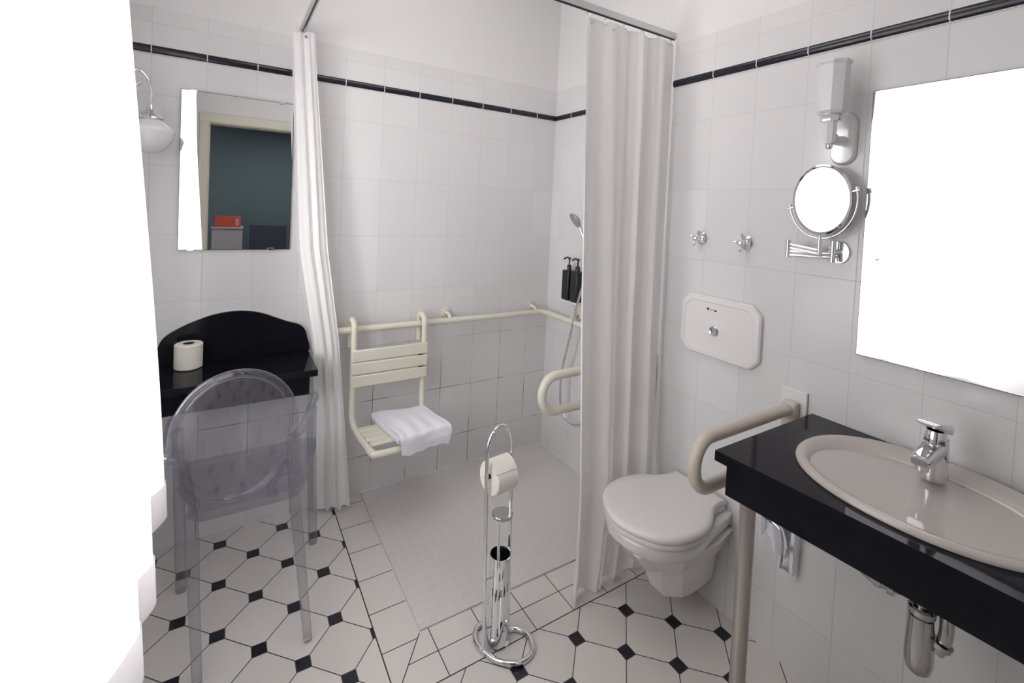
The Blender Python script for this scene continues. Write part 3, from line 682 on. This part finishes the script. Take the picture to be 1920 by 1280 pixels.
# worktop with an oval cut-out
def ell(a, b, z, n=64, c=(-.330, -2.003), pw=2.15):
    out = []
    for k in range(n):
        th = 2*PI*k/n; ct_, st_ = math.cos(th), math.sin(th)
        out.append(Vector((c[0]+a*math.copysign(abs(ct_)**(2/pw), ct_), c[1]+b*math.copysign(abs(st_)**(2/pw), st_), z)))
    return out
def holed(z, n=64):
    inner = ell(.200, .240, z, n); outer = []
    c = Vector((-.330, -2.003, z))
    corners = []
    def xfront(y): return lerp(xf0, xf1, (y-ya)/(yb-ya))
    for p in inner:
        d = (p-c); best = 1e9
        for s in ([(ya-c.y)/d.y] if d.y > 1e-6 else [])+([(yb-c.y)/d.y] if d.y < -1e-6 else [])+([(XR-.001-c.x)/d.x] if d.x > 1e-6 else []):
            best = min(best, s)
        if d.x < -1e-6:   # slanted front edge
            k = (xf1-xf0)/(yb-ya); s = (xf0+k*(c.y-ya)-c.x)/(d.x-k*d.y)
            if s > 0: best = min(best, s)
        outer.append(c+d*best)
    return inner, outer
i0, o0 = holed(ZK); i1, o1 = holed(ZK-.028); n = 64
# snap the outline to exact corners
for cc in ((xf0, ya), (XR-.001, ya), (XR-.001, yb), (xf1, yb)):
    k = min(range(n), key=lambda q: (o0[q].x-cc[0])**2+(o0[q].y-cc[1])**2)
    for o_, z in ((o0, ZK), (o1, ZK-.028)): o_[k] = Vector((cc[0], cc[1], z))
b = MB(); b.add(i0+o0+i1+o1, [(k, (k+1) % n, n+(k+1) % n, n+k) for k in range(n)]+[(2*n+k, 3*n+k, 3*n+(k+1) % n, 2*n+(k+1) % n) for k in range(n)]+[(n+k, n+(k+1) % n, 3*n+(k+1) % n, 3*n+k) for k in range(n)]+[(k, 2*n+k, 2*n+(k+1) % n, (k+1) % n) for k in range(n)])
obj('worktop', b, M_black, t, sharp=30)
zb_ = ZK-.118; ins = .022
b = MB().prism([(xf0+ins, ya-ins), (xf0+ins+.018, ya-ins), (xf1+ins+.018, yb), (xf1+ins, yb)], lambda a, c: Vector((a, c, ZK-.028)), lambda a, c: Vector((a, c, zb_)))
b.box(xf0+ins+.018, XR-.001, ya-ins-.018, ya-ins, zb_, ZK-.028)
obj('apron', b, M_black, t, bevel=.0012)
for x, y in ((-.555, -1.715),):
    obj('leg', MB().tube([(x, y, 0.001), (x, y, ZK-.028)], .020, 24).lathe([(.026, 0), (.026, .006), (.021, .012)], (x, y, .001), (0, 0, 1), 24), M_brush, t)
# washbasin
t = thing('washbasin', 'oval ivory washbasin set into the black counter', 'washbasin', (-.33, -2.0, ZK))
def el2(a, b, z, cx_=-.330, n=72): return ell(a, b, z, n, (cx_, -2.003))
bas = [el2(.205, .245, ZK+.0005), el2(.222, .262, ZK+.001), el2(.2225, .2625, ZK+.006), el2(.218, .258, ZK+.012), el2(.208, .248, ZK+.014), el2(.198, .238, ZK+.011),
       el2(.165, .222, ZK+.003, -.358), el2(.155, .212, ZK-.010, -.364), el2(.145, .198, ZK-.035, -.366), el2(.125, .165, ZK-.075, -.366), el2(.09, .11, ZK-.105, -.362), el2(.04, .045, ZK-.118, -.35), el2(.02, .02, ZK-.120, -.35)]
bb = MB().loft(bas, cap=False); bb.f.append(tuple((len(bas)-1)*72+k for k in range(72)))
obj('bowl', bb, M_basin, t, sharp=60, recalc=True)
obj('bowl_underside', MB().loft([el2(.198, .236, ZK-.002), el2(.185, .225, ZK-.03), el2(.16, .20, ZK-.075), el2(.10, .12, ZK-.122), el2(.03, .03, ZK-.130)]), M_basin, t, sharp=60)
obj('drain', MB().lathe([(0, 0), (.022, 0), (.022, .002), (.016, .004), (0, .0035)], (-.35, -2.003, ZK-.120), (0, 0, 1), 28), M_chrome, t)
# tap
t = thing('basin_tap', 'chrome single-lever tap on the back rim of the ivory washbasin', 'tap', (-.238, -2.005, ZK+.008))
tx, ty, tz = -.243, -1.998, ZK+.009
obj('tap_body', MB().lathe([(.033, 0), (.034, .003), (.033, .02), (.031, .06), (.030, .085), (.029, .102), (0, .103)], (tx, ty, tz), (0, 0, 1), 40, sx=.95, sy=.82), M_chrome, t)
def se(x, hw_, z, hh, n=22): return [Vector((x, ty+hw_*math.copysign(abs(math.cos(a))**.5, math.cos(a)), z+hh*math.copysign(abs(math.sin(a))**.5, math.sin(a)))) for a in [2*PI*i/n for i in range(n)]]
obj('spout', MB().loft([se(tx+.010, .024, tz+.078, .020), se(tx-.03, .023, tz+.074, .019), se(tx-.065, .021, tz+.068, .015), se(tx-.092, .019, tz+.063, .012), se(tx-.098, .016, tz+.062, .009)]), M_chrome, t, sharp=50)
obj('aerator', MB().lathe([(.0135, 0), (.0135, .016), (0, .016)], (tx-.080, ty, tz+.040), (0, 0, 1), 24), M_chrome, t)
obj('lever', MB().loft([se(tx+.030, .023, tz+.112, .004), se(tx+.027, .026, tz+.124, .013), se(tx+.0, .028, tz+.130, .014), se(tx-.03, .026, tz+.139, .009), se(tx-.060, .024, tz+.147, .005), se(tx-.066, .022, tz+.148, .002)]), M_chrome, t, sharp=50)
obj('lever_neck', MB().lathe([(.026, 0), (.026, .012), (.022, .022), (0, .022)], (tx, ty, tz+.098), (0, 0, 1), 30, sx=.95, sy=.85), M_chrome, t)
# siphon
t = thing('siphon', 'chrome bottle trap and waste pipe under the black basin counter', 'siphon', (-.345, -2.003, .47))
sx_, sy_ = -.332, -2.020
obj('tailpipe', MB().tube([(sx_, sy_, ZK-.119), (sx_, sy_, .585)], .0155, 24), M_chrome_dark, t)
obj('slip_nut', MB().lathe([(.016, 0), (.026, .001), (.027, .014), (.022, .018), (.016, .018)], (sx_, sy_, .606), (0, 0, 1), 28), M_chrome_dark, t)
obj('trap_cup', MB().lathe([(0, 0), (.013, .002), (.023, .012), (.0275, .030), (.028, .060), (.026, .10), (.0235, .14), (.017, .146)], (sx_, sy_, .460), (0, 0, 1), 32), M_chrome_dark, t)
obj('return_bend', MB().tube(catmull([(sx_+.006, sy_-.030, .535), (sx_+.010, sy_-.040, .565), (sx_+.014, sy_-.042, .600), (sx_+.024, sy_-.034, .632), (sx_+.034, sy_-.010, .645), (sx_+.034, sy_+.020, .632), (sx_+.024, sy_+.055, .616), (sx_+.016, sy_+.095, .612), (sx_+.022, sy_+.122, .613), (sx_+.045, sy_+.134, .614), (sx_+.10, sy_+.136, .614), (XR-.001, sy_+.136, .614)], 8), .0135, 18), M_chrome_dark, t)
obj('slip_nut', MB().lathe([(.014, -.006), (.020, -.006), (.021, .006), (.014, .008)], (sx_+.008, sy_-.036, .556), (.1, -.2, 1), 24), M_chrome_dark, t)
for q in (.066, .094): obj('slip_nut', MB().lathe([(.0140, -.008), (.0195, -.007), (.0195, .007), (.0140, .008)], (sx_+.019, sy_+q, .614), (-.15, 1, 0), 24), M_chrome_dark, t)
obj('wall_rosette', MB().lathe([(.016, 0), (.035, 0), (.035, .003), (.02, .010), (.016, .010)], (XR-.0005, sy_+.136, .614), (-1, 0, 0), 30), M_chrome_dark, t)
# chrome tissue dispenser under the counter
t = thing('tissue_dispenser', 'chrome wall box with white tissue hanging from it under the counter', 'dispenser', (XR, -1.585, .42))
y0, y1, z0, z1 = -1.640, -1.528, .345, .520
obj('back_plate', MB().box(XR-.004, XR-.001, y0, y1, z0+.055, z1), M_chrome, t)
obj('side_plate', MB().box(XR-.040, XR-.004, y0, y0+.016, z0, z1), M_chrome, t, bevel=.003)
obj('side_plate', MB().box(XR-.040, XR-.004, y1-.004, y1, z0+.075, z1), M_chrome, t, bevel=.001)
obj('lip', MB().box(XR-.040, XR-.004, y0+.016, y0+.045, z0, z0+.006).tube(catmull([(XR-.041, y0+.040, z0+.004), (XR-.045, y0+.034, z0+.08), (XR-.045, y0+.045, z0+.13), (XR-.041, y0+.085, z0+.145)], 6), .0035, 8), M_chrome, t)
obj('tissue', MB().sheet(lambda u, v: Vector((XR-.030+.012*math.sin(u*8+v*2), lerp(y0+.045, y1-.006, u)+.02*math.sin(v*3)*(u-.5), lerp(z1-.035-.03*abs(u-.4), z0+.03+.05*u, v))), 20, 14), M_towel, t, sharp=180, recalc=False)

# large mirror
t = thing('basin_mirror', 'large frameless mirror over the basin reflecting the bright curtain', 'mirror', (XR, -2.06, 1.12))
obj('mirror_backing', MB().box(XR-.009, XR-.001, -2.365, -1.762, 1.120, 1.918), M_dark, t)
obj('mirror_glass', MB().box(XR-.011, XR-.009, -2.363, -1.764, 1.122, 1.916), M_mirror, t)
obj('fixing_stud', MB().lathe([(.004, 0), (.004, .002), (0, .003)], (XR-.011, -1.802, 1.415), (-1, 0, 0), 12), M_chrome, t)

# sconce
t = thing('wall_sconce', 'octagonal opal glass wall sconce on a white ceramic bracket', 'lamp', (XR, -1.690, 1.79))
sy = -1.690
def stadium(y, z0_, z1_, r):
    return [(y+r*math.cos(a), z1_-r+r*math.sin(a)) for a in [i*PI/14 for i in range(15)]]+[(y+r*math.cos(a), z0_+r+r*math.sin(a)) for a in [PI+i*PI/14 for i in range(15)]]
P0 = stadium(sy, 1.700, 1.862, .036); P1 = stadium(sy, 1.706, 1.856, .030)
obj('wall_plate', MB().loft([[Vector((XR-.001, a, b)) for a, b in P0], [Vector((XR-.010, a, b)) for a, b in P0], [Vector((XR-.018, a, b)) for a, b in P1]]), M_porc, t, sharp=50)
scx = XR-.098
obj('bracket', MB().tube(catmull([(XR-.012, sy, 1.775), (XR-.06, sy, 1.772), (scx, sy, 1.785)], 6), .015, 16).lathe([(.012, 0), (.018, .01), (.019, .06), (.021, .068), (0, .068)], (scx, sy, 1.757), (0, 0, 1), 8), M_porc, t)
obj('finial', MB().lathe([(0, 0), (.007, .001), (.010, .006), (.010, .014), (.007, .018)], (scx, sy, 1.740), (0, 0, 1), 20), M_chrome, t)
obj('shade_collar', MB().lathe([(.020, 0), (.028, .002), (.029, .018), (.027, .022), (.02, .022)], (scx, sy, 1.822), (0, 0, 1), 8, ph=PI/8), M_chrome, t)
obj('lamp_shade', MB().lathe([(.022, 0), (.034, .003), (.040, .012), (.042, .10), (.043, .148), (.0475, .156), (.0475, .161), (.042, .163), (.038, .160), (.037, .02), (0, .015)], (scx, sy, 1.842), (0, 0, 1), 8, ph=PI/8), M_glassw, t, sharp=20, bevel=.0015)

# shaving mirror
t = thing('shaving_mirror', 'round chrome magnifying mirror on a jointed wall arm beside the large mirror', 'mirror', (XR, -1.695, 1.43))
Mc = Vector((-.155, -1.660, 1.588)); Rm = .108; EL = .76
tgt = Vector((-1.925, -.98, 1.58)); 
pl_ = Vector((-.155, -1.620, 1.586)); din = (pl_-CAM).normalized(); dout = (tgt-pl_).normalized(); nm = (dout-din).normalized()
obj('mirror_rim', MB().lathe([(Rm-.006, .006), (Rm-.002, .010), (Rm+.003, .007), (Rm+.004, 0), (Rm+.003, -.007), (Rm-.002, -.010), (0, -.010)], Mc, nm, 72, sx=EL), M_chrome, t)
obj('mirror_glass', MB().lathe([(0, .0055), (Rm-.0045, .0055), (Rm-.004, .004), (0, .003)], Mc, nm, 72, sx=EL), M_mirror, t)
zz = Vector((0, 0, 1)); hx = nm.cross(zz).normalized(); vz = hx.cross(nm).normalized()
tilt = .24
yoke = [Mc+(hx*math.cos(a)*(EL+.03)+vz*math.sin(a))*(Rm+.014) for a in [PI+tilt*-1+i*(PI)/36 for i in range(37)]]
obj('yoke', MB().tube(yoke, .0036, 12), M_chrome, t)
for q in (yoke[0], yoke[-1]):
    d = (Mc-q).normalized(); obj('pivot_knob', MB().tube([q-d*.006, q+d*.014], .0045, 12).lathe([(0, -.008), (.006, -.005), (.006, .003), (0, .006)], q+Vector((0, 0, .008)), (0, 0, 1), 14), M_chrome, t)
yb_ = Mc-vz*(Rm+.014)
post = Vector((yb_.x, yb_.y, yb_.z))
obj('stem', MB().tube([post+Vector((0, 0, .008)), post-Vector((0, 0, .052))], .0068, 16), M_chrome, t)
kn = Vector((-.168, -1.572, 1.424)); wl = Vector((XR-.034, -1.692, 1.425))
z1_ = post.z-.038
obj('knuckle', MB().tube([kn-Vector((0, 0, .028)), kn+Vector((0, 0, .030))], .0075, 16), M_chrome, t)
obj('arm', MB().tube([kn+Vector((0, 0, .016)), Vector((post.x, post.y, z1_))], .0048, 12).tube([kn+Vector((0, 0, .004)), Vector((post.x, post.y, z1_-.012))], .0048, 12), M_chrome, t)
obj('arm', MB().tube([kn+Vector((0, 0, -.008)), wl+Vector((0, 0, -.006))], .0048, 12).tube([kn+Vector((0, 0, -.020)), wl+Vector((0, 0, -.018))], .0048, 12), M_chrome, t)
obj('wall_post', MB().tube([wl-Vector((0, 0, .032)), wl+Vector((0, 0, .034))], .0085, 18).tube([wl, Vector((XR-.008, -1.700, 1.425))], .009, 14), M_chrome, t)
obj('wall_disc', MB().lathe([(0, 0), (.036, 0), (.036, .006), (.034, .009), (0, .0095)], (XR-.0005, -1.697, 1.425), (-1, 0, 0), 48, sx=.85), M_chrome, t)

# ================================================================ HALL THINGS (seen in the small mirror)
t = thing('pedestal', 'grey-white tall pedestal cupboard in the dark hall, mirrored', 'cupboard', (-1.70, -4.7, 0))
obj('body', MB().box(-1.93, -1.60, -4.85, -4.50, 0, 1.08), M_pedw, t, bevel=.004)
obj('plinth', MB().box(-1.92, -1.61, -4.84, -4.515, 0, .06), M_dkfab, t)
obj('top_panel', MB().box(-1.94, -1.59, -4.86, -4.49, 1.08, 1.10), M_pedw, t, bevel=.003)
t = thing('carton', 'small red carton on top of the hall pedestal, mirrored', 'box', (-1.72, -4.62, 1.10))
obj('box', MB().box(-1.90, -1.62, -4.72, -4.56, 1.101, 1.235), M_red, t, bevel=.003)
obj('label_patch', MB().box(-1.68, -1.64, -4.562, -4.5585, 1.12, 1.21), mat('pale_red_print', (.5, .25, .22), .6), t)
t = thing('hall_chair', 'dark high-backed chair in the dark hall, mirrored', 'chair', (-1.3, -4.4, 0))
obj('backrest', MB().prism([(-4.42, .46), (-4.36, .46), (-4.46, 1.14), (-4.50, 1.14)], lambda a, b: Vector((-1.52, a, b)), lambda a, b: Vector((-1.10, a, b))), M_dkfab, t, bevel=.01)
obj('seat', MB().box(-1.53, -1.09, -4.44, -4.0, .40, .48), M_dkfab, t, bevel=.02)
for x in (-1.50, -1.12):
    for y in (-4.40, -4.04): obj('leg', MB().box(x-.02, x+.02, y-.02, y+.02, 0.0, .40), M_blackp, t)
t = thing('downlight', 'small round recessed spotlight in the hall ceiling', 'lamp', (-1.965, -4.9, 2.495))
em = mat('lamp_glow', (1, 1, 1), .5); em.node_tree.nodes['Principled BSDF'].inputs['Emission Color'].default_value = (1, .97, .9, 1); em.node_tree.nodes['Principled BSDF'].inputs['Emission Strength'].default_value = 3
obj('bulb', MB().lathe([(0, 0), (.035, 0), (.035, .003), (0, .003)], (-1.965, -4.9, 2.494), (0, 0, 1), 24), em, t)
obj('trim_ring', MB().lathe([(.035, 0), (.046, 0), (.046, .006), (.035, .006), (.035, 0)], (-1.965, -4.9, 2.493), (0, 0, 1), 28), M_chrome, t)
